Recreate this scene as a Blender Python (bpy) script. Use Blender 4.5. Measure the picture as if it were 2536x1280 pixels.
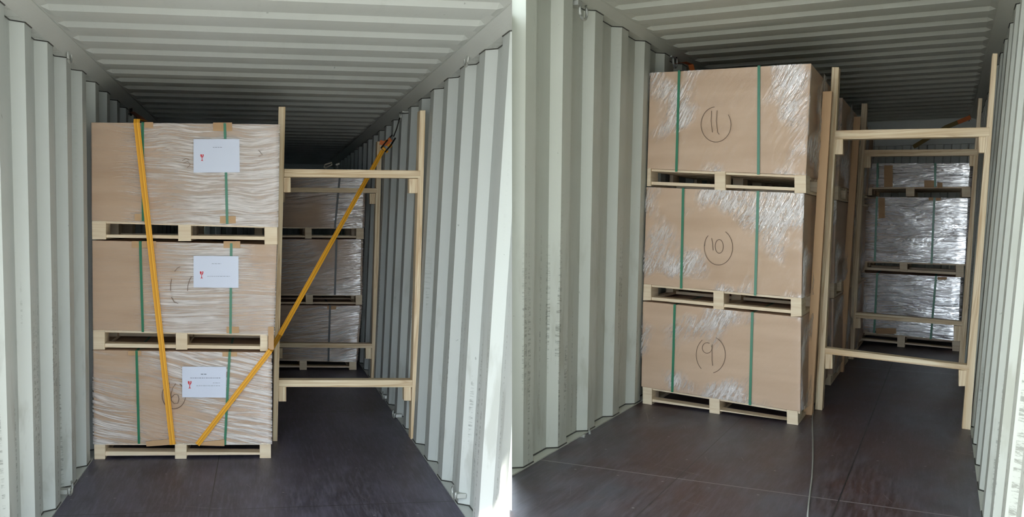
import bpy, bmesh, math, random
from mathutils import Vector, Matrix, noise
random.seed(7)
D = bpy.data
for o in list(D.objects): D.objects.remove(o)
scene = bpy.context.scene
COL = scene.collection

# ------------------------------------------------------------------ camera (36 mm sensor, 2536 x 1280 frame, shift lens)
F, PX, PY = 2200.03, 1188.158, 956.835
RT = Matrix(((0.97189675, 0.23254851, 0.03657731),
             (-0.23532408, 0.9556156, 0.17726085),
             (0.0062679, -0.18088677, 0.98348395)))      # camera axes (right, forward, up) as columns
CAM = Vector((0.05326609, 0.30939484, 1.70299623))
cd = D.cameras.new('camera'); cam = D.objects.new('camera', cd); COL.objects.link(cam)
cd.sensor_width = 36; cd.lens = F / 2536 * 36
cd.shift_x = (1268 - PX) / 2536; cd.shift_y = (PY - 640) / 2536
rx, fw, up = RT.col[0], RT.col[1], RT.col[2]
M = Matrix((rx, up, -fw)).transposed().to_4x4(); M.translation = CAM
cam.matrix_world = M; cd.clip_start = 0.05; cd.clip_end = 200
scene.camera = cam

# ------------------------------------------------------------------ light: overcast-bright sky, a sun, exposure
w = D.worlds.new('sky'); scene.world = w; w.use_nodes = True
bg = w.node_tree.nodes['Background']; bg.inputs[0].default_value = (0.78, 0.885, 1.0, 1); bg.inputs[1].default_value = 3.0
sd = D.lights.new('sun', 'SUN'); sun = D.objects.new('sun', sd); COL.objects.link(sun)
sd.energy = 9.0; sd.angle = math.radians(1.0); sd.color = (1, .97, .9)
SUND = Vector((-0.32, -1.0, 1.06)).normalized()
sun.rotation_euler = SUND.to_track_quat('Z', 'Y').to_euler(); sun.location = (0, 0, 12)
vs = scene.view_settings; vs.view_transform = 'Standard'; vs.look = 'None'; vs.gamma = 1; vs.exposure = 1.68
vs.use_curve_mapping = False
try: scene.cycles.transparent_max_bounces = 24
except Exception: pass

# ------------------------------------------------------------------ the two containers' own frames
YAWB = -0.7139633543514835
OFFB = Vector((-1.09611613, 0.32500253, 0.30780202))
RB = Matrix.Rotation(YAWB, 3, 'Z'); RBI = RB.transposed()
KX = {'A': 0.05792, 'B': -0.00973}; KY = {'A': -0.0991, 'B': 0.0}   # slightly racked steel boxes
def W(c, X, Y, Z):
    v = Vector((X + KX[c] * Z, Y + KY[c] * X, Z))
    return v if c == 'A' else RB @ v + OFFB
def ray(c, u, v):
    d = RT @ Vector(((u - PX) / F, 1, -(v - PY) / F)); o = CAM.copy()
    if c == 'B': o = RBI @ (o - OFFB); d = RBI @ d
    def un(p): 
        X = p.x - KX[c] * p.z
        return Vector((X, p.y - KY[c] * X, p.z))
    # W applies racking then skew on the unracked X
    return un(o), un(d)
def at(c, u, v, Y0=None, m=0.0, X=None, Z=None):
    """pixel -> container coordinates on the plane Y = Y0 + m X (or X = const, Z = const)"""
    o, d = ray(c, u, v)
    if X is not None: s = (X - o.x) / d.x
    elif Z is not None: s = (Z - o.z) / d.z
    else: s = (Y0 + m * o.x - o.y) / (d.y - m * d.x)
    return o + d * s
def sight_plane(u):
    k = (u - PX) / F
    return CAM, (RT @ Vector((1, -k, 0))).normalized()

# ------------------------------------------------------------------ materials
MATS = {}
def mat(name):
    m = D.materials.new(name); m.use_nodes = True; MATS[name] = m
    return m, m.node_tree, m.node_tree.nodes, m.node_tree.links, m.node_tree.nodes['Principled BSDF']
def ramp(nt, src, stops):
    r = nt.nodes.new('ShaderNodeValToRGB'); cr = r.color_ramp
    while len(cr.elements) < len(stops): cr.elements.new(0.5)
    for e, (p, col) in zip(cr.elements, stops):
        e.position = p; e.color = col if len(col) == 4 else (*col, 1)
    nt.links.new(src, r.inputs[0]); return r.outputs[0]
def uvmap(nt, scale, rot=0, loc=(0, 0, 0)):
    u = nt.nodes.new('ShaderNodeUVMap'); mp = nt.nodes.new('ShaderNodeMapping')
    mp.vector_type = 'TEXTURE'
    mp.inputs['Scale'].default_value = tuple(1 / q for q in scale); mp.inputs['Rotation'].default_value = (0, 0, rot); mp.inputs['Location'].default_value = loc
    nt.links.new(u.outputs[0], mp.inputs[0]); return mp.outputs[0]
def noi(nt, vec, scale, detail=3, rough=.55, dist=0):
    n = nt.nodes.new('ShaderNodeTexNoise'); n.inputs['Scale'].default_value = scale; n.inputs['Detail'].default_value = detail
    n.inputs['Roughness'].default_value = rough; n.inputs['Distortion'].default_value = dist
    if vec is not None: nt.links.new(vec, n.inputs['Vector'])
    return n.outputs[0]
def mixc(nt, f, a, b, mode='MIX'):
    n = nt.nodes.new('ShaderNodeMix'); n.data_type = 'RGBA'; n.blend_type = mode
    for sock, val in ((n.inputs[0], f), (n.inputs[6], a), (n.inputs[7], b)):
        if isinstance(val, (int, float)): sock.default_value = val
        elif isinstance(val, tuple): sock.default_value = val if len(val) == 4 else (*val, 1)
        else: nt.links.new(val, sock)
    return n.outputs[2]
def math_(nt, op, a, b=0.5, c=None):
    n = nt.nodes.new('ShaderNodeMath'); n.operation = op
    for i, val in enumerate((a, b, c)):
        if val is None: continue
        if isinstance(val, (int, float)): n.inputs[i].default_value = val
        else: nt.links.new(val, n.inputs[i])
    return n.outputs[0]
def bump(nt, h, strength, dist=.01):
    b = nt.nodes.new('ShaderNodeBump'); b.inputs['Strength'].default_value = strength; b.inputs['Distance'].default_value = dist
    nt.links.new(h, b.inputs['Height']); return b.outputs[0]
def srgb(r, g, b):
    f = lambda c: (c / 255 / 12.92) if c / 255 <= .04045 else ((c / 255 + .055) / 1.055) ** 2.4
    return (f(r), f(g), f(b), 1)

def paint(name, base, scuff):
    m, nt, N, L, P = mat(name)
    big = noi(nt, uvmap(nt, (1, .35, 1)), 1.3, 3)
    c = mixc(nt, ramp(nt, big, [(.3, (0, 0, 0)), (.75, (1, 1, 1))]), base, tuple(x * .93 for x in base[:3]))
    # vertical scuffs where freight rubbed the ribs, mostly waist high and below
    sep = N.new('ShaderNodeSeparateXYZ'); L.new(uvmap(nt, (1, 1, 1)), sep.inputs[0])
    low = N.new('ShaderNodeMapRange'); L.new(sep.outputs[1], low.inputs[0])
    for k, v_ in ((1, 1.5), (2, .9), (3, .12), (4, 1.0)): low.inputs[k].default_value = v_
    s = noi(nt, uvmap(nt, (5, .9, 1), loc=(3, 1, 0)), 2.2, 4, .6, .3)
    c = mixc(nt, math_(nt, 'MULTIPLY', ramp(nt, s, [(.54, (0, 0, 0)), (.64, (1, 1, 1))]), math_(nt, 'MULTIPLY', low.outputs[0], .38)), c, scuff)
    brk = noi(nt, uvmap(nt, (4, 16, 1), loc=(1, 4, 0)), 3, 5, .8)
    ln = noi(nt, uvmap(nt, (22, .5, 1), loc=(8, 4, 0)), 1, 2, .5)
    mk = math_(nt, 'MULTIPLY', ramp(nt, ln, [(.60, (0, 0, 0)), (.63, (1, 1, 1))]), ramp(nt, brk, [(.50, (0, 0, 0)), (.56, (1, 1, 1))]))
    c = mixc(nt, math_(nt, 'MULTIPLY', mk, math_(nt, 'MULTIPLY', low.outputs[0], .55)), c, tuple(x * .35 for x in scuff[:3]))
    d = noi(nt, uvmap(nt, (3, 2.0, 1), loc=(8, 4, 0)), 7, 3, .7)
    c = mixc(nt, math_(nt, 'MULTIPLY', ramp(nt, d, [(.71, (0, 0, 0)), (.74, (1, 1, 1))]), .5), c, tuple(x * .4 for x in scuff[:3]))
    L.new(c, P.inputs['Base Color']); P.inputs['Roughness'].default_value = .48
    L.new(bump(nt, noi(nt, uvmap(nt, (1, 1, 1)), 12, 2), .12), P.inputs['Normal'])
paint('grey painted steel', srgb(190, 194, 189), srgb(140, 140, 130))
paint('green grey painted steel', srgb(192, 194, 183), srgb(150, 148, 130))
m, nt, N, L, P = mat('caulk and gap shade'); P.inputs['Base Color'].default_value = srgb(62, 62, 58)
m, nt, N, L, P = mat('bare steel'); P.inputs['Base Color'].default_value = srgb(176, 178, 172); P.inputs['Metallic'].default_value = .3; P.inputs['Roughness'].default_value = .4
m, nt, N, L, P = mat('dark steel'); P.inputs['Base Color'].default_value = srgb(50, 46, 44); P.inputs['Metallic'].default_value = .7; P.inputs['Roughness'].default_value = .45

def floor_mat(name, c0, c1, c2, seams):
    m, nt, N, L, P = mat(name)
    n1 = noi(nt, uvmap(nt, (1, .5, 1)), 1.1, 4, .6)
    c = mixc(nt, ramp(nt, n1, [(.42, (0, 0, 0)), (.58, (1, 1, 1))]), c0, c1)
    n4 = noi(nt, uvmap(nt, (3, .8, 1)), 2.5, 5, .7)
    c = mixc(nt, math_(nt, 'MULTIPLY', ramp(nt, n4, [(.42, (0, 0, 0)), (.6, (1, 1, 1))]), .45), c, tuple(x * .45 for x in c0[:3]))
    n2 = noi(nt, uvmap(nt, (14, 1.2, 1)), 3, 6, .75)
    c = mixc(nt, math_(nt, 'MULTIPLY', ramp(nt, n2, [(.45, (0, 0, 0)), (.7, (1, 1, 1))]), .6), c, c2)
    # fine light scratches
    for rot, loc in ((.35, 0), (-.25, 5), (1.2, 9)):
        n3 = noi(nt, uvmap(nt, (50, 1.1, 1), rot, (loc, loc, 0)), 1.0, 2, .5)
        c = mixc(nt, math_(nt, 'MULTIPLY', ramp(nt, n3, [(.735, (0, 0, 0)), (.75, (1, 1, 1))]), .35), c, srgb(150, 145, 140))
    sep = N.new('ShaderNodeSeparateXYZ'); L.new(uvmap(nt, (1, 1, 1)), sep.inputs[0])
    hgt = None
    for axis, pos, width, col in seams:
        dd = math_(nt, 'ABSOLUTE', math_(nt, 'SUBTRACT', sep.outputs[axis], pos))
        k = math_(nt, 'LESS_THAN', dd, width)
        c = mixc(nt, k, c, col)
    # screw heads in rows
    fx = math_(nt, 'ABSOLUTE', math_(nt, 'SUBTRACT', math_(nt, 'FRACT', math_(nt, 'MULTIPLY', sep.outputs[0], 3.9)), .5))
    fy = math_(nt, 'ABSOLUTE', math_(nt, 'SUBTRACT', math_(nt, 'FRACT', math_(nt, 'MULTIPLY', math_(nt, 'ADD', sep.outputs[1], .12), 1.9)), .5))
    r = math_(nt, 'ADD', math_(nt, 'POWER', math_(nt, 'MULTIPLY', fx, .256), 2), math_(nt, 'POWER', math_(nt, 'MULTIPLY', fy, .526), 2))
    dot = math_(nt, 'MULTIPLY', math_(nt, 'LESS_THAN', r, .00005), ramp(nt, noi(nt, uvmap(nt, (1, 1, 1)), 3, 1), [(.48, (0, 0, 0)), (.5, (1, 1, 1))]))
    c = mixc(nt, math_(nt, 'MULTIPLY', dot, .55), c, srgb(160, 158, 155))
    L.new(c, P.inputs['Base Color'])
    L.new(ramp(nt, n2, [(.3, (.34, .34, .34)), (.8, (.55, .55, .55))]), P.inputs['Roughness'])
    P.inputs['Specular IOR Level'].default_value = .42
    L.new(bump(nt, n2, .18), P.inputs['Normal'])
    return m

# cardboard
def card(name, base):
    m, nt, N, L, P = mat(name)
    n = noi(nt, uvmap(nt, (.4, 3, 1)), 2.2, 3)
    c = mixc(nt, ramp(nt, n, [(.35, (0, 0, 0)), (.7, (1, 1, 1))]), base, tuple(x * f for x, f in zip(base, (.84, .8, .76))))
    oi = N.new('ShaderNodeObjectInfo')
    c = mixc(nt, math_(nt, 'MULTIPLY', oi.outputs['Random'], .18), c, tuple(x * .8 for x in base[:3]))
    L.new(c, P.inputs['Base Color']); P.inputs['Roughness'].default_value = .8
    return m
card('brown cardboard', srgb(208, 178, 150))
card('pale brown cardboard', srgb(218, 188, 160))
card('tan cardboard', srgb(204, 168, 128))
# pine
m, nt, N, L, P = mat('pine')
g = noi(nt, uvmap(nt, (1.2, 55, 1)), 1.0, 4, .6, .6)
g2 = noi(nt, uvmap(nt, (.8, 16, 1)), 1.0, 2, .5, 1.5)
c = mixc(nt, ramp(nt, g, [(.32, (0, 0, 0)), (.68, (1, 1, 1))]), srgb(214, 184, 140), srgb(250, 234, 202))
c = mixc(nt, math_(nt, 'MULTIPLY', ramp(nt, g2, [(.53, (0, 0, 0)), (.6, (1, 1, 1)), (.66, (0, 0, 0))]), .5), c, srgb(186, 146, 98))
L.new(c, P.inputs['Base Color']); P.inputs['Roughness'].default_value = .7
m, nt, N, L, P = mat('pallet wood')
g = noi(nt, uvmap(nt, (2, 40, 1)), 1.0, 4, .6, .6)
c = mixc(nt, ramp(nt, g, [(.3, (0, 0, 0)), (.7, (1, 1, 1))]), srgb(222, 198, 164), srgb(242, 226, 198))
L.new(c, P.inputs['Base Color']); P.inputs['Roughness'].default_value = .75
def plain(name, col, rough=.6, spec=.5):
    m, nt, N, L, P = mat(name); P.inputs['Base Color'].default_value = col; P.inputs['Roughness'].default_value = rough
    P.inputs['Specular IOR Level'].default_value = spec; return m
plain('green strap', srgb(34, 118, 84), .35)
plain('shaded green strap', srgb(30, 34, 34), .4)  # deep-end copy of the green strap, shade painted into its colour
plain('pencil', srgb(112, 92, 78), .8)
plain('black ink', srgb(50, 46, 44), .8)
plain('red ink', srgb(214, 52, 60), .7)
plain('grey ink', srgb(120, 125, 140), .8)
plain('white paper', srgb(222, 228, 244), .5)
plain('pale plastic', srgb(225, 215, 195), .5)
plain('cord grey', srgb(150, 148, 142), .8)
plain('orange webbing', srgb(196, 104, 50), .7)
plain('olive webbing', srgb(120, 100, 50), .7)
plain('red brown webbing', srgb(150, 84, 58), .7)
m, nt, N, L, P = mat('yellow webbing')
sep = N.new('ShaderNodeSeparateXYZ'); L.new(uvmap(nt, (1, 1, 1)), sep.inputs[0])
c = ramp(nt, sep.outputs[1], [(0, srgb(236, 160, 30)), (.18, srgb(246, 184, 50)), (.24, srgb(196, 122, 20)), (.30, srgb(246, 178, 40)), (.46, srgb(190, 120, 24)), (.52, srgb(244, 178, 44)), (.72, srgb(250, 190, 56)), (.78, srgb(200, 124, 20)), (.84, srgb(240, 168, 40))])
L.new(c, P.inputs['Base Color']); P.inputs['Roughness'].default_value = .6

def wrap_mat(name, rot, sx, sy, milk_glare, lo, hi, patch=1.0, ploc=(0, 0, 0), refl=.06, bs=.9, clear=None, base=.2, rough=.2, th=0.0, warp=.05):
    """clear stretch film: mostly see-through, creased glossy surface, whitish pleats with glare painted in; clear=(x0,x1): film lies smooth left of x0"""
    m = D.materials.new(name); m.use_nodes = True; MATS[name] = m; nt = m.node_tree; N = nt.nodes; L = nt.links
    for n in list(N): N.remove(n)
    out = N.new('ShaderNodeOutputMaterial')
    wn = N.new('ShaderNodeTexNoise'); wn.inputs['Scale'].default_value = 1.7; wn.inputs['Detail'].default_value = 1; L.new(uvmap(nt, (1, 1, 1), 0, ploc), wn.inputs['Vector'])
    def warped(scale, rot, loc=(0, 0, 0)):
        u = N.new('ShaderNodeUVMap'); ma = N.new('ShaderNodeVectorMath'); ma.operation = 'MULTIPLY_ADD'
        L.new(wn.outputs['Color'], ma.inputs[0]); ma.inputs[1].default_value = (warp, warp * 2.2, 0); L.new(u.outputs[0], ma.inputs[2])
        mp = N.new('ShaderNodeMapping'); mp.vector_type = 'TEXTURE'; mp.inputs['Scale'].default_value = tuple(1 / q for q in scale)
        mp.inputs['Rotation'].default_value = (0, 0, rot); mp.inputs['Location'].default_value = loc; L.new(ma.outputs[0], mp.inputs[0]); return mp.outputs[0]
    st = noi(nt, warped((sx, sy, 1), rot), 1.0, 4, .6, .2)
    fine = noi(nt, warped((sx * 1.5, sy * 2.1, 1), rot * 1.2, (7, 3, 0)), 1.0, 3, .6, .2)
    wob = noi(nt, warped((sx * .7, sy * .4, 1), rot * .8 + .05, (4, 2, 0)), 1.0, 4, .6, .7)
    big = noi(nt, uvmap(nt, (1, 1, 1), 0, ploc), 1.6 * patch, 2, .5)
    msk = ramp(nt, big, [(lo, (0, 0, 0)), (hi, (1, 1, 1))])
    if clear:
        sep = N.new('ShaderNodeSeparateXYZ'); L.new(uvmap(nt, (1, 1, 1)), sep.inputs[0])
        mr = N.new('ShaderNodeMapRange'); mr.inputs[1].default_value = clear[0]; mr.inputs[2].default_value = clear[1]
        L.new(math_(nt, 'ADD', sep.outputs[0], math_(nt, 'MULTIPLY', math_(nt, 'SUBTRACT', fine, .5), .5)), mr.inputs[0])
        mr.inputs[3].default_value = .12
        msk = math_(nt, 'MULTIPLY', msk, mr.outputs[0])
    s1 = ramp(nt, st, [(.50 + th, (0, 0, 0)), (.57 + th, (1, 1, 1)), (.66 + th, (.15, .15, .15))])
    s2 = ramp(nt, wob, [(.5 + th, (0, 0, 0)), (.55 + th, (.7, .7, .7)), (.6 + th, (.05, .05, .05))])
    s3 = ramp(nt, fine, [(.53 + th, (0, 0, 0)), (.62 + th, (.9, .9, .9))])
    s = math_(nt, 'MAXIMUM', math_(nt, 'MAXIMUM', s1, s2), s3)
    fac = math_(nt, 'MULTIPLY', math_(nt, 'MULTIPLY', math_(nt, 'MULTIPLY_ADD', s, 1 - base, base), msk), milk_glare)
    tr = N.new('ShaderNodeBsdfTransparent'); tr.inputs[0].default_value = (.985, .985, .985, 1)
    gl = N.new('ShaderNodeBsdfGlossy'); gl.inputs['Roughness'].default_value = rough; gl.inputs[0].default_value = (1, 1, 1, 1)
    df = N.new('ShaderNodeBsdfDiffuse'); df.inputs[0].default_value = srgb(240, 234, 230)  # white diffuse streaks paint crease highlights and glare onto the film
    h = math_(nt, 'ADD', math_(nt, 'MULTIPLY', st, .6), math_(nt, 'MULTIPLY', wob, .8))
    bn = bump(nt, h, bs, .03)
    L.new(bn, gl.inputs['Normal']); L.new(bump(nt, h, bs * .5, .02), df.inputs['Normal'])
    g = math_(nt, 'MULTIPLY_ADD', msk, refl, .03)
    m1 = N.new('ShaderNodeMixShader'); L.new(g, m1.inputs[0]); L.new(tr.outputs[0], m1.inputs[1]); L.new(gl.outputs[0], m1.inputs[2])
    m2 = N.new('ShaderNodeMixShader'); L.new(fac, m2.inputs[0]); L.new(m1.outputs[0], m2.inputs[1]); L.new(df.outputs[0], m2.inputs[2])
    L.new(m2.outputs[0], out.inputs[0]); return m
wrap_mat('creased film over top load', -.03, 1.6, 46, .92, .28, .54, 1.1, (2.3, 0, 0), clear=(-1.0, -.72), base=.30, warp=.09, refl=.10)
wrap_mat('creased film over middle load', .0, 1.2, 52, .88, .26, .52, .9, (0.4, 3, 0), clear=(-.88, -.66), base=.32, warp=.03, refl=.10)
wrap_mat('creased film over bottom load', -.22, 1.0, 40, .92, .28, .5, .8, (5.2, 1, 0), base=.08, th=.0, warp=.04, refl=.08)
wrap_mat('loose pleated film with painted glare', 1.05, 6, 34, .9, .50, .64, 1.3, (3.1, 7.0, 0), refl=.25, base=.14, th=.0, warp=.08)  # slanting white strokes are glare painted over the pleats
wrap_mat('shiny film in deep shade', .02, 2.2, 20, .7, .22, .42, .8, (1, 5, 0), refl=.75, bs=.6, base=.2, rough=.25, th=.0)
wrap_mat('creased film darkened for deep shade', .12, 1.5, 30, .42, .3, .5, .9, (6, 2, 0), refl=.26, bs=.8, th=.02)  # whiteness turned down to put the deep end's shade into the film

# ------------------------------------------------------------------ mesh helpers
class MB:
    """collects pieces given in container coordinates; build() links them as ONE mesh object"""
    def __init__(s, c): s.c = c; s.v = []; s.f = []; s.uv = []; s.off = (random.uniform(0, 9), random.uniform(0, 9))
    def vert(s, p): s.v.append(Vector(p)); return len(s.v) - 1
    def face(s, idx, uv=None, grain=None):
        s.f.append(idx)
        if uv is None:
            p = [s.v[i] for i in idx]; n = (p[1] - p[0]).cross(p[-1] - p[0])
            a = max(range(3), key=lambda i: abs(n[i]))
            uv = [(q.x, q.z) if a == 1 else (q.y, q.z) if a == 0 else (q.x, q.y) for q in p]
            if grain == 'z': uv = [(b, a_) for a_, b in uv] if a != 2 else uv
            elif grain == 'y': uv = [(q.y, q.z) if a == 0 else (q.y, q.x) if a == 2 else (q.x, q.z) for q in p]
            if grain: uv = [(x + s.off[0], y + s.off[1]) for x, y in uv]
        s.uv.append(uv)
    def hexa(s, p8, grain=None):
        """p8: front TL TR BR BL, back TL TR BR BL"""
        i = [s.vert(p) for p in p8]
        for q in ((0, 3, 2, 1), (4, 5, 6, 7), (0, 1, 5, 4), (3, 7, 6, 2), (0, 4, 7, 3), (1, 2, 6, 5)):
            s.face([i[k] for k in q], grain=grain)
    def quad(s, q4, d0, d1, grain=None):
        s.hexa([Vector((p.x, p.y + d0, p.z)) for p in q4] + [Vector((p.x, p.y + d1, p.z)) for p in q4], grain)
    def box(s, x0, x1, y0, y1, z0, z1, grain=None):
        s.hexa([(x0, y0, z1), (x1, y0, z1), (x1, y0, z0), (x0, y0, z0), (x0, y1, z1), (x1, y1, z1), (x1, y1, z0), (x0, y1, z0)], grain)
    def ribbon(s, pts, wdt, nrm=Vector((0, -1, 0)), thick=.001):
        """flat band along pts (container coords)"""
        n = len(pts); rows = []
        for k, p in enumerate(pts):
            t = (pts[min(k + 1, n - 1)] - pts[max(k - 1, 0)]).normalized()
            nn = nrm[k] if isinstance(nrm, list) else nrm
            sd_ = t.cross(nn).normalized() * wdt / 2
            rows.append([s.vert(p + sd_ + nn * thick), s.vert(p - sd_ + nn * thick), s.vert(p - sd_), s.vert(p + sd_)])
        acc = 0
        for k in range(n - 1):
            l = (pts[k + 1] - pts[k]).length
            for e, (v0, v1) in enumerate(((0, 1), (.99, 1), (1, 0), (0, .01))):
                a, b = rows[k], rows[k + 1]; e2 = (e + 1) % 4
                s.face([a[e], a[e2], b[e2], b[e]], uv=[(acc, v0), (acc, v1), (acc + l, v1), (acc + l, v0)])
            acc += l
        s.face(rows[0][::-1], uv=[(0, 0)] * 4); s.face(rows[-1], uv=[(0, 0)] * 4)
    def tube(s, pts, r, n=8):
        rings = []
        for k, p in enumerate(pts):
            t = (pts[min(k + 1, len(pts) - 1)] - pts[max(k - 1, 0)]).normalized()
            a = t.orthogonal().normalized(); b = t.cross(a)
            rings.append([s.vert(p + (a * math.cos(2 * math.pi * j / n) + b * math.sin(2 * math.pi * j / n)) * r) for j in range(n)])
        for k in range(len(pts) - 1):
            for j in range(n):
                s.face([rings[k][j], rings[k][(j + 1) % n], rings[k + 1][(j + 1) % n], rings[k + 1][j]], uv=[(0, 0), (0, 1), (1, 1), (1, 0)])
        s.face(rings[0][::-1], uv=[(0, 0)] * n); s.face(rings[-1], uv=[(0, 0)] * n)
    def build(s, name, material, parent=None, origin=None, bevel=0, smooth=False, clip=None, kind=None, normals=True):
        if parent is not None:
            org = parent.location.copy(); q_ = parent.parent
            while q_: org += q_.location; q_ = q_.parent
        elif origin is not None: org = origin
        else:
            ws = [W(s.c, *p) for p in s.v]
            org = sum(ws, Vector()) / len(ws); org.z = min(p.z for p in ws)
        bm = bmesh.new(); uvl = bm.loops.layers.uv.new('UVMap')
        bv = [bm.verts.new(W(s.c, *p) - org) for p in s.v]
        for idx, uv in zip(s.f, s.uv):
            try: f = bm.faces.new([bv[i] for i in idx])
            except ValueError: continue
            for l, t in zip(f.loops, uv): l[uvl].uv = t
        if clip:
            co, no = clip
            bmesh.ops.bisect_plane(bm, geom=bm.verts[:] + bm.edges[:] + bm.faces[:], plane_co=co - org, plane_no=no, clear_outer=True)
        if normals: bmesh.ops.recalc_face_normals(bm, faces=bm.faces)
        me = D.meshes.new(name); bm.to_mesh(me); bm.free()
        me.materials.append(MATS[material])
        if smooth:
            for p in me.polygons: p.use_smooth = True
        o = D.objects.new(name, me); COL.objects.link(o)
        if parent is not None: o.parent = parent
        else: o.location = org
        if bevel:
            b = o.modifiers.new('bevel', 'BEVEL'); b.width = bevel; b.segments = 2; b.limit_method = 'ANGLE'
        if kind: o['kind'] = kind
        return o
def thing(name, loc, label, cat, group=None):
    o = D.objects.new(name, None); COL.objects.link(o); o.location = loc; o.empty_display_size = .1
    o['label'] = label; o['category'] = cat
    if group: o['group'] = group
    bpy.context.view_layer.update(); return o
def tag(o, label, cat, group=None):
    o['label'] = label; o['category'] = cat
    if group: o['group'] = group
    return o

# ------------------------------------------------------------------ containers
WIDE = {('A', -1): .036}                        # the first container bulges a little on its left side
CUT = sight_plane(1268)                         # the first container's right wall ends here
CUTB = (CUT[0], -sight_plane(1262)[1])
CUTB = (CAM, -(sight_plane(1262)[1]))
HW, H = 1.175, 2.708
def wall(c, side, y0, y1, period, phase, name, material, clip=None, depth=.06, ztop=2.70, bead=2.663):
    mb = MB(c); yy = []; n0 = int((y0 - phase) / period) - 1
    a, b, cc = .26, .5, .76                      # inner flat, slope, outer flat, slope
    k = n0
    while phase + k * period < y1:
        base = phase + k * period
        for f, x in ((0, 0), (.27, 0), (.38, 1), (.91, 1)): yy.append((base + f * period, x))
        k += 1
    yy = [(y, x) for y, x in yy if y0 <= y <= y1]
    prev = None; zs = (0.0, .9, 1.8, ztop)
    for y, x in yy:
        X = side * (HW + WIDE.get((c, side), 0) - .012 + depth * x)
        cur = [mb.vert((X, y, z)) for z in zs]
        if prev:
            for j in range(3):
                q = [prev[j], cur[j], cur[j + 1], prev[j + 1]]
                mb.face(q, uv=[(mb.v[i].y + (x * .0), mb.v[i].z) for i in q])
        prev = cur
    wo = mb.build(name, material, clip=clip, kind='structure', normals=False)
    # dark sealant bead at the roof rail; at the floor it paints shadow gaps
    for z in (bead, .012):
        mb = MB(c); pts = [Vector((side * (HW + WIDE.get((c, side), 0) - .014 + depth * x), y, z)) for y, x in yy]
        mb.tube(pts, .0045, 5)
        TR[0] += 1; mb.build('trim_%d' % TR[0], 'caulk and gap shade', clip=clip, kind='structure', smooth=True)
    return wo
TR = [20]
def roof(c, y0, y1, period, phase, name, material, clip=None, H=2.708):
    mb = MB(c); k = int((y0 - phase) / period) - 1; yy = []
    while phase + k * period < y1:
        base = phase + k * period
        for f, z in ((-.05, .021), (.07, .0), (.40, .0), (.56, .021)): yy.append((base + f * period, z))
        k += 1
    yy = [(y, z) for y, z in yy if y0 <= y <= y1]; prev = None
    for y, z in yy:
        # ribs fade out into the flat edge of the roof panel
        e = WIDE.get((c, -1), 0); cur = [mb.vert((x - (e if x < 0 else 0), y, H + (z if abs(x) < 1.06 else .01))) for x in (-1.2, -1.065, -1.03, 1.03, 1.065, 1.2)]
        if prev:
            for j in range(5):
                q = [prev[j], cur[j], cur[j + 1], prev[j + 1]]
                mb.face(q, uv=[(mb.v[i].x * 1, mb.v[i].y) for i in q])
        prev = cur
    return mb.build(name, material, clip=clip, kind='structure', normals=False)
def rail(c, side, y0, y1, name, material, clip=None, zb=2.664, zt=2.712):
    mb = MB(c); s = side; e = WIDE.get((c, side), 0)
    prof = [(1.158 + e, zb), (1.26 + e, zb), (1.26 + e, 2.78), (1.072 + e, 2.78), (1.072 + e, zt)]
    a = [mb.vert((s * x, y0, z)) for x, z in prof]; b = [mb.vert((s * x, y1, z)) for x, z in prof]
    for k in range(5):
        k2 = (k + 1) % 5; mb.face([a[k], a[k2], b[k2], b[k]], uv=[(y0, k), (y0, k + 1), (y1, k + 1), (y1, k)])
    mb.face(a[::-1], uv=[(0, 0)] * 5); mb.face(b, uv=[(0, 0)] * 5)
    return mb.build(name, material, clip=clip, kind='structure')
def sill(c, side, y0, y1, name, material, clip=None):
    mb = MB(c); e = WIDE.get((c, side), 0); x0, x1 = sorted((side * (1.158 + e), side * (1.24 + e))); mb.box(x0, x1, y0, y1, -.12, .008)
    return mb.build(name, material, clip=clip, kind='structure')

G1, G2 = 'grey painted steel', 'green grey painted steel'
wall('A', 1, 3.9, 17, .517, 5.53, 'wall_right', G1, clip=CUT)
wall('A', -1, 2.2, 17, .492, 5.713, 'wall_left', G1)  # front stretch lengthened out of view to bar the sun
roof('A', 2.4, 17, .383, 5.13, 'ceiling', G1, clip=CUT)  # runs on out of view so its front edge shapes the sun patch
rail('A', 1, 3.9, 17, 'trim_1', G1, clip=CUT); rail('A', -1, 2.2, 17, 'trim_2', G1)
sill('A', 1, 3.9, 17, 'trim_3', G1, clip=CUT); sill('A', -1, 2.2, 17, 'trim_4', G1)
wall('B', -1, 4.6, 14.0, .5245, 5.785, 'wall_left_second', G2, clip=CUTB, ztop=2.76, bead=2.709)
wall('B', 1, 1.0, 14.0, .57, 5.46, 'wall_right_second', G2, ztop=2.74, bead=2.694)  # front stretch out of view, lengthened to block the sun
roof('B', 1.0, 14.0, .3395, 6.40, 'ceiling_second', G2, clip=(CAM, -(sight_plane(1130)[1])), H=2.722)  # unseen front stretch added to keep sun off the visible floor
rail('B', -1, 4.6, 14.0, 'trim_5', G2, clip=CUTB, zb=2.71, zt=2.735); rail('B', 1, 1.0, 14.0, 'trim_6', G2, zb=2.695, zt=2.73)
sill('B', -1, 4.6, 14.0, 'trim_7', G2, clip=CUTB); sill('B', 1, 1.0, 14.0, 'trim_8', G2)

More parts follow.
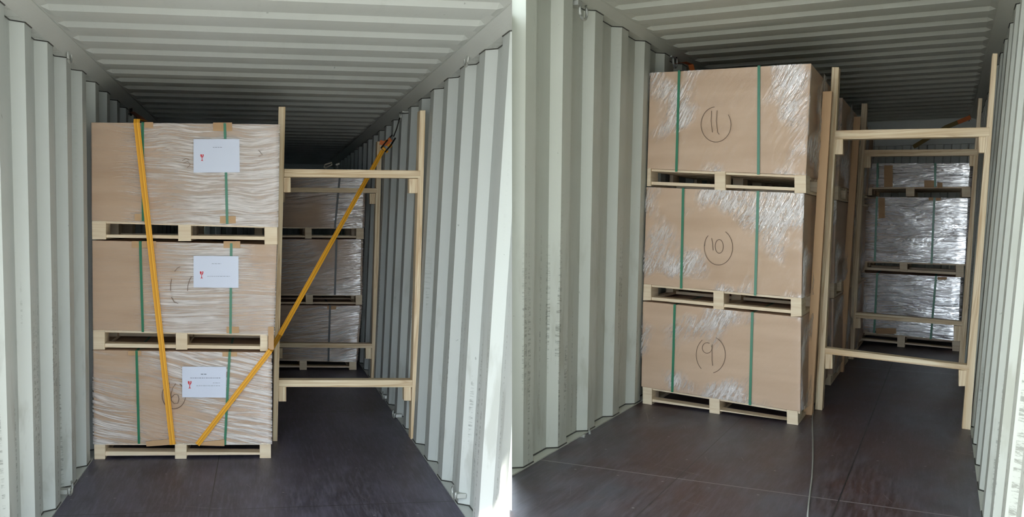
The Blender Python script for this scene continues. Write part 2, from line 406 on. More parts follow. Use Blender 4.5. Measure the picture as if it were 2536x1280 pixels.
s1 = at('B', 1900, 1215, Z=0); s2 = at('B', 2300, 922, Z=0); s3 = at('B', 2215, 885, Z=0)
floor_mat('dark plywood', srgb(56, 50, 64), srgb(84, 80, 98), srgb(128, 126, 140),
          [(0, -.31, .0035, srgb(36, 34, 38)), (1, 5.62, .004, srgb(36, 34, 38)), (1, 8.4, .006, srgb(40, 38, 42))])
floor_mat('brown black plywood', srgb(70, 46, 46), srgb(78, 78, 88), srgb(122, 114, 122),
          [(1, s1.y, .006, srgb(130, 126, 126)), (1, s2.y, .014, srgb(112, 110, 116)), (0, s3.x, .004, srgb(40, 38, 42)), (0, -.33, .003, srgb(50, 44, 46))])
def floor(c, y0, y1, name, material, clip=None):
    mb = MB(c); x = 1.16; l = -x - WIDE.get((c, -1), 0)
    i = [mb.vert(p) for p in ((l, y0, 0), (x, y0, 0), (x, y1, 0), (l, y1, 0), (l, y0, -.12), (x, y0, -.12), (x, y1, -.12), (l, y1, -.12))]
    for q in ((0, 1, 2, 3), (4, 7, 6, 5), (0, 4, 5, 1), (1, 5, 6, 2), (2, 6, 7, 3), (3, 7, 4, 0)):
        mb.face([i[k] for k in q], uv=[(mb.v[i[k]].x, mb.v[i[k]].y) for k in q])
    return mb.build(name, material, clip=clip, kind='structure')
floor('A', 4.5, 17, 'floor', 'dark plywood')
floor('B', 4.3, 14.0, 'floor_second', 'brown black plywood', clip=CUTB)
# end walls
def endwall(c, y, name, material):
    mb = MB(c); prev = None; x = -1.2; k = 0
    pr = [0, .09, .11, .2, .22]
    xs = []
    while x < 1.2:
        xs += [(x, 0), (x + .085, 0), (x + .1, .03), (x + .175, .03), (x + .19, 0)]; x += .19
    for X, dy in xs:
        X = min(X, 1.2); cur = [mb.vert((X, y + dy, z)) for z in (0, 2.45)]
        if prev: mb.face([prev[0], cur[0], cur[1], prev[1]])
        prev = cur
    return mb.build(name, material, kind='structure', normals=False)
endwall('A', 16.9, 'wall_back', G1); endwall('B', 13.88, 'wall_back_second', G2)
mb = MB('B'); mb.box(-1.2, 1.2, 13.82, 13.95, 2.42, 2.74); mb.build('trim_9', G2, kind='structure')
mb = MB('A'); mb.box(-1.2, 1.2, 16.8, 16.95, 2.42, 2.74); mb.build('trim_10', G1, kind='structure')
# unseen yard under the containers, added to bounce light up
gm, nt, N, L, P = mat('concrete yard'); L.new(ramp(nt, noi(nt, None, 3, 5), [(.3, srgb(140, 137, 131)), (.7, srgb(164, 161, 154))]), P.inputs['Base Color']); P.inputs['Roughness'].default_value = .9
bm = bmesh.new(); bmesh.ops.create_grid(bm, x_segments=1, y_segments=1, size=30); me = D.meshes.new('ground'); bm.to_mesh(me); bm.free()
me.materials.append(gm); g = D.objects.new('ground', me); g.location = (0, 0, -.125); COL.objects.link(g); g['kind'] = 'structure'

# ------------------------------------------------------------------ lashing rings on the rails
def ring(c, u, v, side, label, up=True, s=1.0, mt='bare steel', Y=None):
    X = side * (1.15 + WIDE.get((c, side), 0)); p = at(c, u, v, X=X) if Y is None else at(c, u, v, Y)
    t = thing('lashing_ring', W(c, *p), label, 'lashing ring')
    mb = MB(c); pts = []
    for k in range(15):
        a = math.radians(-200 + 250 * k / 14)
        pts.append(Vector((p.x - side * (.004 + .012 * s), p.y + .052 * s * math.cos(a), p.z - .014 + .042 * s * math.sin(a))))
    mb.tube(pts, .0075 * s, 8); mb.build('ring', mt, t, smooth=True)
    mb = MB(c); x0, x1 = sorted((X - side * .006, X + side * .05))
    mb.box(x0, x1, p.y - .05 * s, p.y + .012, p.z + .012 if up else p.z - .04, p.z + .04 if up else p.z - .012)
    mb.build('anchor_plate', mt, t, bevel=.003)
    return p
ring('A', 165, 130, -1, 'light steel lashing ring under the roof rail, top left of the left container')
ring('A', 1162, 140, 1, 'light steel lashing ring under the roof rail of the right wall, nearest the door')
rr = ring('A', 996, 283, 1, 'lashing ring high on the right wall that holds the yellow ratchet strap', s=.9)
rl = ring('A', 320, 270, -1, 'lashing ring above the left stack where the yellow strap is tied', s=.9, mt='dark steel')
ring('A', 168, 1203, -1, 'lashing ring at floor level by the left wall in front of the pallet', up=False)
ring('A', 1131, 1213, 1, 'lashing ring at floor level by the right wall, nearest the sunlit patch', up=False)
ring('A', 980, 1020, 1, 'lashing ring at floor level behind the near timber frame, right wall', up=False)
ring('A', 953, 975, 1, 'small lashing ring at floor level deep along the right wall', up=False, s=.9)
ring('B', 1438, 22, -1, 'big lashing ring at the roof rail above the greenish left wall', s=1.15)
rb = ring('B', 1667, 148, -1, 'lashing ring just above the top left corner of load 11', s=1.1)
ring('B', 1447, 1072, -1, 'lashing ring at the foot of the greenish left wall', up=False, s=1.1)

# ------------------------------------------------------------------ pallet loads
def film(c, name, mt, parent, q4, y_back, bulge=.005, side_bulge=0.0, sag=0.0):
    """stretch film shell round a carton: front, both sides and a strip over the top"""
    mb = MB(c); TL, TR, BR, BL = q4; nx, nz, ny = 36, 20, 14
    off = Vector((random.uniform(0, 50), random.uniform(0, 50), 0))
    e = .006
    def P(u, v):   # u -> around, v -> down
        if u <= 1:      # left side, back to front
            a, b = TL, BL; p = a.lerp(b, v); y = y_back + (p.y - y_back) * u; p = Vector((p.x - e, y, p.z)); n = Vector((-1, 0, 0)); k = 0
        elif u <= 2:
            t = u - 1; a, b = TL.lerp(TR, t), BL.lerp(BR, t); p = a.lerp(b, v); p = Vector((p.x + (t - .5) * 2 * e, p.y - e, p.z)); n = Vector((0, -1, 0)); k = 1
        else:
            t = u - 2; a, b = TR, BR; p = a.lerp(b, v); y = p.y + (y_back - p.y) * t; p = Vector((p.x + e, y, p.z)); n = Vector((1, 0, 0)); k = 2
        nn = noise.noise(Vector((u * 5, v * 11, 0)) + off) * .5 + .5
        n3 = noise.noise(Vector((u * 2.2, v * 3, 3)) + off) * .5 + .5
        amp = bulge if k == 1 else (side_bulge if k == 2 else .002)
        edge = 1
        if k == 2: edge = min(1, (u - 2) * 6) * min(1, (3 - u) * 6)
        if k == 1: edge = min(1, (u - 1) * 12) * min(1, (2 - u) * 12)
        return p + n * (amp * nn * .6 + amp * n3) * edge - Vector((0, 0, sag * v ** 6 * (.4 + n3)))
    cols = [k / 4 for k in range(4)] + [1 + k / nx for k in range(nx)] + [2 + k / ny for k in range(ny + 1)]
    prev = None
    for u in cols:
        cur = [mb.vert(P(u, j / nz)) for j in range(nz + 1)]
        if prev:
            for j in range(nz):
                q = [prev[j], prev[j + 1], cur[j + 1], cur[j]]
                mb.face(q, uv=[((mb.v[i].x if 1 <= u <= 2 else mb.v[i].y), mb.v[i].z) for i in q])
        prev = cur
    return mb.build(name, mt, parent, smooth=True, normals=False)
def plq(c, pl, pts, dy=0.0):
    r = []
    for p in pts:
        q = at(c, p[0], p[1], pl[0], pl[1]); q.y += dy; r.append(q)
    return r
def load(c, pl, depth, label, cat, group, carton, blocks, board, straps, corners=(), flaps=(), filmmat=None, side_bulge=.004, sag=.01,
         floor_z=None, strapmat='green strap', strapw=.017, board_top=.0, bulge=.005, stamp=True, cardmat='brown cardboard'):
    q = plq(c, pl, carton); lim = -1.149 - WIDE.get((c, -1), 0)
    for k in (0, 3): q[k].x = max(q[k].x, lim)
    base = W(c, (q[3].x + q[2].x) / 2, (q[3].y + q[2].y) / 2 + depth / 2, min(at(c, *b[:2], pl[0], pl[1]).z for b in [(blocks[0][0], blocks[0][3])]) if floor_z is None else floor_z)
    t = thing('pallet_load', base, label, cat, group)
    mb = MB(c); mb.quad(q, 0, depth); mb.build('carton', cardmat, t, bevel=.004)
    # pallet
    pal = MB(c); prm = []
    zc = [q[3].z, q[2].z]
    pb = None
    # deck under the carton
    dk = MB(c); zl, zr = q[3].z, q[2].z
    x0, x1 = q[3].x + .005, q[2].x - .005
    yl, yr = q[3].y, q[2].y
    th = .017
    nb = 6
    wood = None
    for k in range(nb):
        a = .02 + k * (depth - .04) / nb; b = a + (depth - .04) / nb * .72
        dk.hexa([(x0, yl + a, zl - .001), (x1, yr + a, zr - .001), (x1, yr + a, zr - th), (x0, yl + a, zl - th),
                 (x0, yl + b, zl - .001), (x1, yr + b, zr - .001), (x1, yr + b, zr - th), (x0, yl + b, zl - th)], 'x')
    dko = dk.build('pallet', 'pallet wood', t)
    for bi, (u0, u1, v0, v1) in enumerate(blocks):
        bq = plq(c, pl, [(u0, v0), (u1, v0), (u1, v1), (u0, v1)], .004)
        zf = zl + (zr - zl) * (bq[0].x - q[3].x) / (q[2].x - q[3].x)
        bq[0].z = bq[1].z = zf - .001
        for k in (0, 3): bq[k].x = max(bq[k].x, lim)
        if floor_z is not None: bq[2].z = bq[3].z = floor_z
        bl = MB(c)
        bl.quad(bq, 0, .2, 'x')
        # rear blocks and the bottom runner they stand on
        h_ = .022
        for f in (.5, .98):
            bl.quad(bq, depth * f - .2, depth * f - .01, 'x')
        r4 = [bq[3] + Vector((0, 0, h_)), bq[2] + Vector((0, 0, h_)), bq[2], bq[3]]
        bl.quad(r4, .2, depth - .2, 'y')
        o = bl.build('block', 'pallet wood', dko, bevel=.003)
        if stamp and bi == 1:
            cx, cz = (bq[0].x + bq[1].x) / 2, (bq[0].z + bq[2].z) / 2; y = bq[0].y - .0012; s_ = (bq[1].x - bq[0].x)
            st = MB(c)
            def bar(a, b, cc, d): st.box(cx + a * s_, cx + cc * s_, y, y + .001, cz + b * s_, cz + d * s_)
            bar(-.28, -.22, -.24, .22); bar(-.28, .18, -.12, .22); bar(-.28, -.22, -.12, -.18); bar(-.2, -.02, -.12, .02)
            bar(-.06, .06, .06, .12); bar(.1, .05, .28, .11); bar(-.06, -.1, .02, -.04); bar(.06, -.11, .24, -.05)
            st.build('stamp', 'black ink', dko)
    if board:
        bq = plq(c, pl, board, -.0)
        for k in (0, 3): bq[k].x = max(bq[k].x, lim)
        if floor_z is not None:
            for k in range(4): bq[k].z = max(bq[k].z, floor_z + .022)
        bb = MB(c); bb.quad(bq, .02, .13, 'x')
        bb.quad(bq, depth * .5 - .1, depth * .5 + .0, 'x')
        bb.build('bottom_board', 'pallet wood', dko, bevel=.002)
    for (a, b) in straps:
        s4 = plq(c, pl, [a, b]); A_, B_ = s4
        zt = q[0].z + (q[1].z - q[0].z) * (A_.x - q[0].x) / (q[1].x - q[0].x)
        A_.z = zt
        mb = MB(c); yo = bulge * 1.6 + .011
        pts = [Vector((A_.x, A_.y + depth + .004, B_.z)), Vector((A_.x, A_.y + depth + .004, A_.z + .003)), Vector((A_.x, A_.y - yo, A_.z + .003))]
        w_ = strapw / 2
        mb.quad([Vector((A_.x - w_, A_.y, A_.z)), Vector((A_.x + w_, A_.y, A_.z)), Vector((B_.x + w_, B_.y, B_.z - .004)), Vector((B_.x - w_, B_.y, B_.z - .004))], -yo, -yo + .002)
        mb.quad([Vector((A_.x - w_, A_.y, A_.z + .004)), Vector((A_.x + w_, A_.y, A_.z + .004)), Vector((A_.x + w_, A_.y, A_.z + .001)), Vector((A_.x - w_, A_.y, A_.z + .001))], -yo, depth + .004)
        mb.build('strap', strapmat, t)
    for (u0, v0, u1, v1) in corners:
        bq = plq(c, pl, [(u0, v0), (u1, v0), (u1, v1), (u0, v1)], 0)
        mb = MB(c); yo = bulge * 1.6 + .009; mb.quad(bq, -yo, -yo + .004); mb.build('corner_pad', 'tan cardboard', t)
    for fl in flaps:
        bq = plq(c, pl, fl); mb = MB(c); mb.quad(bq, -.03, -.022); mb.build('cardboard_flap', 'tan cardboard', t)
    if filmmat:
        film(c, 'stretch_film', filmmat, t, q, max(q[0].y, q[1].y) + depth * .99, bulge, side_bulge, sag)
    return t, q

def strokes(c, pl, t, name, lines, wpx, mt, dy):
    par = None
    for ln in lines:
        mb = MB(c); pts = plq(c, pl, ln, dy); w_ = wpx * pts[0].y / F
        mb.ribbon(pts, w_, Vector((0, -1, 0)), .0008)
        o = mb.build(name if par is None else 'pen_stroke', mt, par or t)
        par = par or o
    return par
def arc(cx, cy, rx_, ry_, a0, a1, n=28):
    return [(cx + rx_ * math.cos(math.radians(a0 + (a1 - a0) * k / n)), cy + ry_ * math.sin(math.radians(a0 + (a1 - a0) * k / n))) for k in range(n + 1)]
def paper(c, pl, t, quad, logo, lines, dy=-.026):
    bq = plq(c, pl, quad); mb = MB(c); mb.quad(bq, dy, dy + .0015)
    lb = mb.build('paper_label', 'white paper', t)
    (lx, ly, s) = logo; d2 = dy - .002
    mb = MB(c)
    def fan(pts):
        p = plq(c, pl, pts, d2); a = [mb.vert(x) for x in p]; b = [mb.vert(x + Vector((0, .001, 0))) for x in p]; n = len(p)
        mb.face(a[::-1], uv=[(0, 0)] * n); mb.face(b, uv=[(0, 0)] * n)
        for k in range(n): mb.face([a[k], a[(k + 1) % n], b[(k + 1) % n], b[k]], uv=[(0, 0)] * 4)
    # fragile wine glass: bowl in two halves with a crack, stem and foot
    fan([(lx - .5 * s, ly - s), (lx - .08 * s, ly - s), (lx + .02 * s, ly - .6 * s), (lx - .1 * s, ly - .35 * s), (lx, ly + .05 * s), (lx - .3 * s, ly - .12 * s), (lx - .48 * s, ly - .5 * s)])
    fan([(lx + .14 * s, ly - s), (lx + .5 * s, ly - s), (lx + .48 * s, ly - .5 * s), (lx + .3 * s, ly - .12 * s), (lx + .04 * s, ly + .05 * s), (lx + .02 * s, ly - .3 * s), (lx + .22 * s, ly - .6 * s)])
    fan([(lx - .08 * s, ly), (lx + .08 * s, ly), (lx + .1 * s, ly + .75 * s), (lx + .42 * s, ly + s), (lx - .42 * s, ly + s), (lx - .1 * s, ly + .75 * s)])
    mb.build('fragile_symbol', 'red ink', lb)
    for yy in sorted({l[1] for l in lines}):
        mb = MB(c)
        for (x0, y0, x1, y1, h_) in lines:
            if y0 != yy: continue
            p = plq(c, pl, [(x0, y0), (x1, y1), (x1, y1 + h_), (x0, y0 + h_)])
            mb.quad(p, d2, d2 + .001)
        mb.build('line_of_print', 'grey ink', lb)
    return lb
def dashes(x0, x1, y, h_=1.2, seed=1):
    r = random.Random(seed); x = x0; out = []
    while x < x1:
        l = r.uniform(2.5, 7); out.append((x, y, min(x + l, x1), y, h_)); x += l + 1.6
    return out

# ---- left container, near stack of three
PA = (6.80, -.09); DA = 1.55
GA = 'pallet loads stacked in the left container'
ta1, qa1 = load('A', PA, DA, 'film-wrapped brown carton on a pallet, topmost of the left near stack, crinkled white label', 'pallet load', GA,
    [(226, 303), (691, 308), (687, 559), (224, 546)], [(226, 262, 544, 593), (441, 473, 548, 597), (655, 687, 556, 606)],
    [(226, 580), (687, 586), (687, 595), (226, 588)],
    [((354, 303), (355, 546)), ((557, 304), (563, 553))],
    [(528, 304, 575, 325), (358, 303, 380, 317), (545, 535, 584, 553), (334, 529, 352, 546)], filmmat='creased film over top load')
ta2, qa2 = load('A', PA, DA, 'film-wrapped brown carton on a pallet, middle one of the near stack with faint circled mark', 'pallet load', GA,
    [(228, 595), (686, 606), (678, 827), (222, 817)], [(223, 259, 818, 866), (435, 464, 824, 866), (644, 663, 827, 870)],
    [(250, 851), (650, 858), (650, 866), (250, 861)],
    [((348, 597), (354.5, 820)), ((573, 600), (571, 824))],
    [(327, 597, 345, 613), (352, 597, 387, 613), (554, 597, 595, 614), (561, 808, 592, 824), (664, 808, 678, 865)], filmmat='creased film over middle load')
ta3, qa3 = load('A', PA, DA, 'film-wrapped brown carton on a pallet standing on the floor, circled 6 and fragile label', 'pallet load', GA,
    [(221, 867), (672, 873), (672, 1097), (227, 1098)], [(230, 260, 1099, 1140), (433, 462, 1098, 1142), (643, 671, 1097, 1143)],
    [(259, 1119), (645, 1122), (645, 1138), (259, 1134)],
    [((339, 868), (345, 1096)), ((569, 870), (557, 1099))],
    [(318, 868, 350, 879), (551, 871, 587, 882)],
    flaps=[[(362, 1091), (432, 1084), (433, 1098), (364, 1103)], [(490, 1094), (556, 1086), (556, 1102), (492, 1100)]],
    filmmat='creased film over bottom load', floor_z=0.0)
paper('A', PA, ta1, [(480, 345), (593, 345), (594, 427), (480, 428)], (501, 391, 8), dashes(528, 550, 365, 1.0, 3))
paper('A', PA, ta2, [(480, 633), (591, 634), (591, 712), (480, 711)], (500, 680, 8.5), dashes(514, 570, 683, .8, 4) + dashes(525, 548, 652, .8, 5))
paper('A', PA, ta3, [(452, 906), (561, 907), (560, 983), (452, 982)], (470.5, 951, 9), dashes(498, 512, 924, 1.8, 6) + dashes(472, 546, 933.5, 1.3, 7) + dashes(528, 545, 946, .8, 8) + dashes(487, 545, 953, .8, 9))
strokes('A', PA, ta3, 'handwritten_number', [arc(431, 978, 29, 33, -60, 250), [(436, 948), (428, 960), (424, 975), (425, 990), (432, 998), (441, 997), (444, 986), (441, 976), (433, 975), (425, 983)]], 1.5, 'pencil', -.02)
strokes('A', PA, ta2, 'handwritten_number', [[(447, 660), (440, 663), (433, 672)], [(426, 690), (423, 705), (423, 719)], [(475, 684), (470, 693), (466, 706), (465, 720)], [(425, 735), (432, 747), (442, 751)]], 1.4, 'pencil', -.02)
strokes('A', PA, ta1, 'handwritten_number', [[(452, 398), (462, 393), (470, 397)], [(455, 404), (466, 400), (472, 408), (464, 416)], [(640, 372), (650, 384), (640, 388)]], 1.2, 'pencil', -.02)

# ---- left container, far stack of three
PAF = (10.85, -.09); DAF = 1.5; kw = dict(strapmat='shaded green strap', strapw=.022)
GAF = 'pallet loads in the far stack of the left container'
load('A', PAF, DAF, 'shaded film-wrapped carton at the top of the far dark stack, behind the timber crossbars', 'pallet load', GAF,
    [(630, 418), (906, 420), (902, 563), (630, 561)], [(630, 650, 564, 591), (755, 772, 566, 591), (882, 901, 563, 592)],
    [(630, 583), (900, 584), (900, 589), (630, 587)], [((843, 420), (829, 563)), ((690, 420), (688, 562))], filmmat='creased film darkened for deep shade', **kw)
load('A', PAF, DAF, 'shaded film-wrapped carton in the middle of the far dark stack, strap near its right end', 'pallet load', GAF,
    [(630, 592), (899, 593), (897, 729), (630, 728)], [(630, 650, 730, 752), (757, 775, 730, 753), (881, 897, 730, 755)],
    [(630, 748), (896, 749), (896, 753), (630, 752)], [((833, 593), (829, 729)), ((690, 593), (688, 729))], filmmat='creased film darkened for deep shade', **kw)
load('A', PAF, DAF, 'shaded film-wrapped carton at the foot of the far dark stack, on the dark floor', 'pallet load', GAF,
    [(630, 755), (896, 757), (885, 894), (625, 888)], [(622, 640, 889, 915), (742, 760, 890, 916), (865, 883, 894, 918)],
    [(625, 904), (882, 908), (882, 913), (625, 910)], [((817, 757), (813, 893)), ((680, 756), (676, 890))], [(810, 757, 832, 766)], filmmat='creased film darkened for deep shade', floor_z=0.0, **kw)

# ---- right container, near stack
PB = (7.245, -.18); DB = 1.66
GB = 'pallet loads along the left wall of the right container'
FB = 'loose pleated film with painted glare'
kwb = dict(cardmat='pale brown cardboard', filmmat=FB, side_bulge=.03, sag=.0, bulge=.002, strapw=.018)
tb1, qb1 = load('B', PB, DB, 'big brown carton numbered 11 with two green straps, topmost of the near stack', 'pallet load', GB,
    [(1587, 182), (2009, 157), (1996, 434), (1586, 418)], [(1587, 1611, 419, 461), (1769, 1796, 427, 472), (1967, 1996, 432, 478)],
    [(1588, 449), (1994, 465), (1994, 473), (1588, 457)], [((1683, 178), (1676, 424)), ((1880, 168), (1879, 431))], **kwb)
tb2, qb2 = load('B', PB, DB, 'big brown carton numbered 10 with two green straps, between loads 9 and 11', 'pallet load', GB,
    [(1586, 463), (1990, 479), (1985, 738), (1584, 703)], [(1590, 1612, 706, 744), (1766, 1792, 722, 766), (1958, 1985, 734, 784)],
    [(1592, 734), (1983, 771), (1983, 779), (1592, 742)], [((1693, 467), (1688, 713)), ((1878, 476), (1871, 730))], **kwb)
tb3, qb3 = load('B', PB, DB, 'big brown carton numbered 9 with two green straps, bottom of the near stack', 'pallet load', GB,
    [(1588, 746), (1984, 786), (1982, 1020), (1588, 957)], [(1591, 1614, 958, 994), (1756, 1782, 980, 1025), (1948, 1976, 1012, 1059)],
    [(1592, 986), (1952, 1044), (1952, 1053), (1592, 995)], [((1672, 753), (1666, 969)), ((1864, 773), (1858, 1001))], floor_z=0.0, **kwb)
NB = 'handwritten_number'
strokes('B', PB, tb1, NB, [arc(1774, 309, 37, 43, -35, 215), [(1763, 275), (1762, 300), (1765, 328)], [(1777, 274), (1775, 300), (1778, 328), (1782, 333)], arc(1774, 309, 37, 44, 215, 265, 10)], 1.15, 'pencil', -.012)
strokes('B', PB, tb2, NB, [arc(1780, 612, 35, 44, -60, 215), [(1763, 590), (1765, 600), (1767, 620)], arc(1782, 610, 10, 17, 0, 360), arc(1776, 606, 30, 32, 175, 225, 8)], 1.15, 'pencil', -.012)
strokes('B', PB, tb3, NB, [arc(1761, 878, 36, 45, -70, 80), arc(1761, 878, 36, 45, 130, 235, 14), arc(1752, 861, 12, 13, -30, 300), [(1765, 852), (1764, 870), (1764, 892), (1766, 905)]], 1.15, 'pencil', -.012)

# rows two and three along the left wall repeat the near stack
def copy_tree(o, skip=()):
    c = o.copy(); COL.objects.link(c)
    for ch in list(o.children):
        if ch.name.split('.')[0] in skip or ch.name.startswith('pen_stroke'): continue
        k = copy_tree(ch, skip); k.parent = c
    return c
lv = {tb1: 'top', tb2: 'middle', tb3: 'bottom'}
for row, dy in ((2, DB + .16), (3, 2 * DB + .32)):
    for src in (tb1, tb2, tb3):
        c = copy_tree(src, ('handwritten_number',))
        c.location = src.location + RB @ Vector((0.012 * row, dy, 0))
        c['label'] = ('wrapped pallet load behind the near numbered stack, %s level, seen between the two frames' if row == 2 else
                      'wrapped pallet load in the third row, %s level, glimpsed beside the far frame post') % lv[src]

# far stack against the end wall
PBF = (12.22, -.12); DBF = 1.45
GF = 'silvery wrapped loads at the end of the right container'
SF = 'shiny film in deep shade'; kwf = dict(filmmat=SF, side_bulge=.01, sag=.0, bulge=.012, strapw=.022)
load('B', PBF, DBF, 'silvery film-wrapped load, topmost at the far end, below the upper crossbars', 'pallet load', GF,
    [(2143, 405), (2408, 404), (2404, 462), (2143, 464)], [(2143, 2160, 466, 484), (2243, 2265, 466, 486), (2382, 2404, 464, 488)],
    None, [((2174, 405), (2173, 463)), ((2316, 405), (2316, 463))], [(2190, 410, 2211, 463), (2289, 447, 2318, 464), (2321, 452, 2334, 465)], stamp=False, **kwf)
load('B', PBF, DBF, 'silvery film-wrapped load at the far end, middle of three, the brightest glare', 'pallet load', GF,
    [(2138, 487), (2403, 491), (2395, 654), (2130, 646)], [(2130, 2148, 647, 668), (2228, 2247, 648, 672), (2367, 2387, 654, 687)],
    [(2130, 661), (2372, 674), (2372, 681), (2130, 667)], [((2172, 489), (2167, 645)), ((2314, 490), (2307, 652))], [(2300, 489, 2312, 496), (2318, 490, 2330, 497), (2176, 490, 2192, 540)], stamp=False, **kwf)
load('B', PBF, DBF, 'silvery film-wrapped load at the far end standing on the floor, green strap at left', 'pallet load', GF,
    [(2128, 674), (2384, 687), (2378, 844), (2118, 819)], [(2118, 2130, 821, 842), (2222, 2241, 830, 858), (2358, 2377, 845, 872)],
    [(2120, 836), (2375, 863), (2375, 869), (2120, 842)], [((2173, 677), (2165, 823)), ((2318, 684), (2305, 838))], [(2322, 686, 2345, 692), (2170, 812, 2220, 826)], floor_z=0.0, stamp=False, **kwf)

# ------------------------------------------------------------------ timber brace frames
def frame(c, pl, label, group, posts, beams, cleats, deep=.11, mt='pine'):
    ps = []
    for q in posts:
        p = plq(c, pl, q)
        p[2].z = p[3].z = 0.0; ps.append(p)
    o = ps[0][3]; t = thing('timber_frame', W(c, (ps[0][3].x + ps[1][2].x) / 2, o.y, 0), label, 'timber frame', group)
    for p in ps:
        mb = MB(c); mb.quad(p, 0, deep, 'z'); mb.build('post', mt, t, bevel=.003)
    for q in beams:
        mb = MB(c); mb.quad(plq(c, pl, q), .0 - .001, deep - .01, 'x'); mb.build('crossbar', mt, t, bevel=.003)
    for (u0, u1, v0, v1) in cleats:
        mb = MB(c); mb.quad(plq(c, pl, [(u0, v0), (u1, v0), (u1, v1), (u0, v1)]), .012, deep - .02, 'z'); mb.build('cleat', mt, t, bevel=.003)
    return t
GFR = 'timber brace frames'
PFA = (7.33, -.06)
frame('A', PFA, 'pale timber frame with two crossbars beside the near stack, crossed by the yellow strap', GFR,
    [[(690, 264), (707, 264), (687, 1088), (675, 1088)], [(1040, 273), (1054, 273), (1031, 1090), (1017, 1090)]],
    [[(704, 418), (1041, 422), (1041, 441), (703, 438)], [(690, 941), (1021, 941), (1021, 959), (690, 958)]],
    [(703, 720, 439, 476), (1014, 1037, 442, 478), (690, 709, 958, 995), (1001, 1019, 959, 993)])
frame('A', (9.92, -.05), 'shaded timber frame seen through the near one in the left container', GFR,
    [[(688, 345), (699, 345), (684, 950), (675, 950)], [(934, 350), (946, 350), (931, 945), (919, 945)]],
    [[(692, 464), (935, 466), (935, 478), (692, 475)], [(684, 849), (922, 851), (922, 862), (684, 860)]],
    [(696, 706, 477, 500), (916, 930, 479, 505), (690, 700, 862, 888), (906, 920, 862, 889)])
frame('B', (7.90, -.2), 'bright timber frame with two crossbars standing right of the numbered stack', GFR,
    [[(2060, 166), (2078, 166), (2037, 1003), (2019, 1003)], [(2458, 132), (2471, 132), (2404, 1061), (2382, 1061)]],
    [[(2068, 323), (2451, 315), (2451, 338), (2068, 345)], [(2043, 861), (2401, 905), (2401, 918), (2043, 876)]],
    [(2067, 2087, 344, 382), (2424, 2448, 338, 378), (2043, 2061, 876, 914), (2374, 2397, 917, 957)])
frame('B', (10.85, -.2), 'smaller timber frame deeper in, before the silvery far stack', GFR,
    [[(2134, 256), (2148, 256), (2115, 872), (2099, 872)], [(2423, 243), (2433, 243), (2389, 900), (2374, 900)]],
    [[(2141, 371), (2421, 369), (2421, 385), (2141, 387)], [(2118, 773), (2385, 796), (2385, 807), (2118, 787)]],
    [(2140, 2156, 387, 415), (2401, 2417, 385, 411), (2116, 2131, 788, 813), (2362, 2385, 807, 845)])
# upright planks squeezed between the rows of loads
def plank(y, x0, x1, z1, label):
    mb = MB('B'); mb.hexa([(x0, y, z1), (x1, y, z1), (x1 + .006, y, 0), (x0 + .006, y, 0), (x0, y + .05, z1), (x1, y + .05, z1), (x1 + .01, y + .05, 0), (x0 + .01, y + .05, 0)], 'z')
    tag(mb.build('upright_plank', 'tan cardboard', bevel=.003), label, 'plank', 'upright planks between rows of loads')
plank(7.64, .05, .112, 2.32, 'tan upright plank squeezed between the numbered stack and the near frame post')
plank(9.88, .06, .12, 2.38, 'tan upright plank between the second and third rows, left of the far frame post')

# ------------------------------------------------------------------ yellow ratchet strap
def P3(c, u, v, Y): return at(c, u, v, Y, 0)
t = thing('ratchet_strap', W('A', *at('A', 460, 1098, PA[0], PA[1])), 'yellow ratchet strap lashed in a V over the near stack in the left container', 'ratchet strap')
def onf(u, v, dy=-.05): p = at('A', u, v, PA[0], PA[1]); p.y += dy; return p
a0 = onf(341, 302); a1 = onf(429, 1097, -.045)
mb = MB('A')
top = Vector((a0.x - .005, a0.y + .3, a0.z + .03))
mb.ribbon([Vector((rl.x + .03, rl.y - .05, rl.z - .03)), Vector((a0.x - .02, a0.y + .6, a0.z + .06))], .04, Vector((0, -.5, .86)).normalized(), .003)
mb.build('tail', 'red brown webbing', t)
mb = MB('A')
mb.ribbon([Vector((a0.x - .02, a0.y + .6, a0.z + .062)), Vector((a0.x, a0.y + .01, a0.z + .012)), a0 + Vector((0, -.004, -.01)), a0.lerp(a1, .33), a0.lerp(a1, .66), a1, a1 + Vector((0, .12, -.012))], .040,
          [Vector((0, 0, 1)), Vector((0, -.5, .86)).normalized(), Vector((0, -1, 0)), Vector((0, -1, 0)), Vector((0, -1, 0)), Vector((0, -1, 0)), Vector((0, -.2, -1)).normalized()], .004)
mb.build('webbing', 'yellow webbing', t)
b0 = onf(490, 1097, -.045); b1 = onf(669, 866, -.045); b2 = P3('A', 693, 829, 7.26)
e1 = P3('A', 948, 372, 8.5)
mb = MB('A'); nf = Vector((-.15, -1, 0)).normalized()
mb.ribbon([b0 + Vector((0, .12, -.012)), b0, b0.lerp(b1, .5), b1, b2, b2.lerp(e1, .35), b2.lerp(e1, .7), e1], .037, nf, .004)
mb.build('webbing', 'yellow webbing', t)
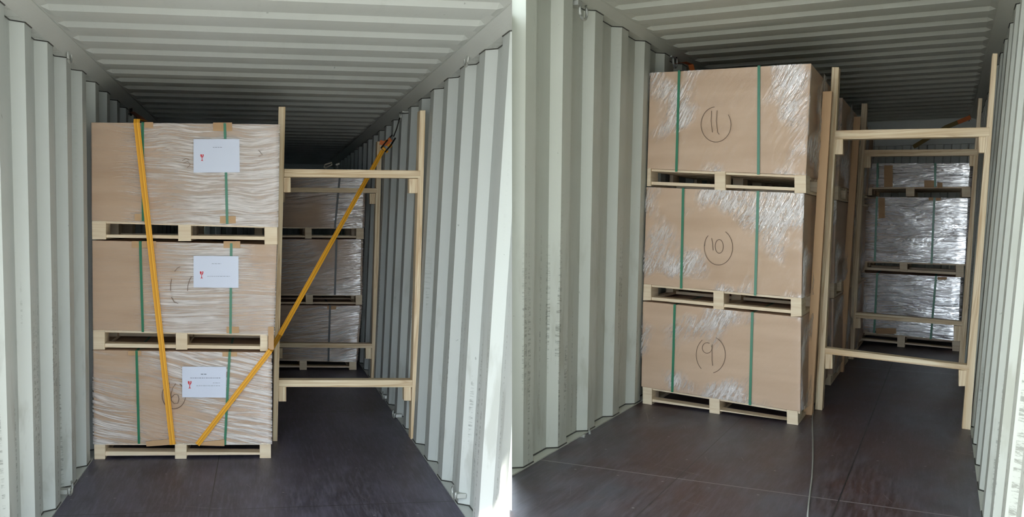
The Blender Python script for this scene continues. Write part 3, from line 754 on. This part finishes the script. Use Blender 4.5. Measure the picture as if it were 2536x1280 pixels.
# ratchet and hook
r0 = e1; r1 = P3('A', 975, 338, 8.62); ax = (r1 - r0).normalized()
mb = MB('A'); sd_ = ax.cross(Vector((0, -1, 0))).normalized()
for k in (-1, 1):
    o_ = sd_ * .024 * k
    mb.ribbon([r0 + o_, r0.lerp(r1, .5) + o_ * 1.1 + Vector((0, -.02, 0)), r1 + o_ * .8], .013, Vector((0, -1, 0)), .02)
mb.build('ratchet_frame', 'dark steel', t)
mb = MB('A'); mb.tube([r0.lerp(r1, .45) - sd_ * .04, r0.lerp(r1, .45) + sd_ * .04], .017, 10); mb.tube([r0.lerp(r1, .1) - sd_ * .03, r0.lerp(r1, .1) + sd_ * .045], .012, 8)
mb.build('spindle', 'yellow webbing', t, smooth=True)
mb = MB('A'); mb.ribbon([r0.lerp(r1, .3) + Vector((-.06, -.02, .03)), r0.lerp(r1, .45) + Vector((-.02, -.03, .0)), r0.lerp(r1, .7) + Vector((0, -.03, .01))], .04, Vector((0, -1, 0)), .006)
mb.build('tail', 'orange webbing', t)
mb = MB('A'); hk = Vector((rr.x - .02, rr.y, rr.z - .03))
mb.tube([r1, r1.lerp(hk, .5) + Vector((0, -.01, -.01)), hk], .0055, 8)
mb.build('hook', 'dark steel', t, smooth=True)
# pale strap ends lying on the far top carton
zt = at('A', 815, 419, PAF[0] + .4, PAF[1])
def buckle(u, v, wd, label):
    p = at('A', u, v, 11.1); mb = MB('A')
    if wd > .05:
        mb.tube([p + Vector((-wd / 2, 0, -.02)), p + Vector((-wd / 2 + .01, 0, .01)), p + Vector((wd / 2, 0, .035)), p + Vector((wd / 2, 0, .01)), p + Vector((-wd / 2 + .03, 0, -.022)), p + Vector((-wd / 2, 0, -.02))], .008, 6)
        mb.tube([p + Vector((-wd / 2 + .02, 0, -.02)), p + Vector((-wd / 2 + .02, 0, -.05))], .008, 6)
    else: mb.ribbon([p + Vector((-.02, 0, -.006)), p + Vector((.022, 0, .008))], .018, Vector((0, -1, 0)), .004); mb.tube([p, p + Vector((0, 0, -.04))], .004, 6)
    tag(mb.build('strap_buckle', 'pale plastic'), label, 'buckle')
buckle(812, 410, .09, 'pale strap buckle lying on the far dark stack above the crossbar')
buckle(836, 407, .04, 'tiny white buckle tip right of the larger pale buckle on the far stack')

# straps in the right container
mb = MB('B'); p0 = Vector((rb.x + .03, rb.y, rb.z - .03)); p1 = at('B', 1711, 160, 8.35)
mb.ribbon([p0, p0.lerp(p1, .5) + Vector((0, 0, .012)), p1, p1 + Vector((.03, .1, -.16))], .045, Vector((-.2, -1, .2)).normalized(), .004)
tag(mb.build('cargo_strap', 'orange webbing'), 'short piece of orange brown cargo strap hooked above load 11', 'strap')
t = thing('cargo_strap', W('B', *at('B', 2402, 291, 13.2)), 'thin orange cargo strap hanging from the roof corner at the far end', 'strap')
mb = MB('B'); s0 = at('B', 2404, 290, 12.9); s1_ = at('B', 2372, 303, 12.9); s2_ = at('B', 2343, 315, 12.9); s3_ = at('B', 2262, 364, 13.0)
mb.ribbon([s0, s1_], .05, Vector((0, -1, 0)), .004); mb.build('webbing', 'orange webbing', t)
mb = MB('B'); mb.ribbon([s1_, s2_, s3_], .05, Vector((0, -1, 0)), .004); mb.build('webbing', 'olive webbing', t)
ring('B', 2405, 287, 1, 'lashing ring in the far roof corner holding the thin orange strap', s=1, Y=13.1)
# cord on the floor
mb = MB('B'); pts = [at('B', u, v, Z=.006) for u, v in ((2018, 1004), (2014, 1020), (2012, 1035), (2012, 1060), (2013, 1085), (2013, 1110), (2013, 1140), (2011, 1180), (2006, 1220), (2002, 1255), (2000, 1279))]
mb.tube(pts, .0045, 6); tag(mb.build('cord', 'cord grey', smooth=True), 'thin grey cord lying on the floor in front of the near frame post', 'cord')
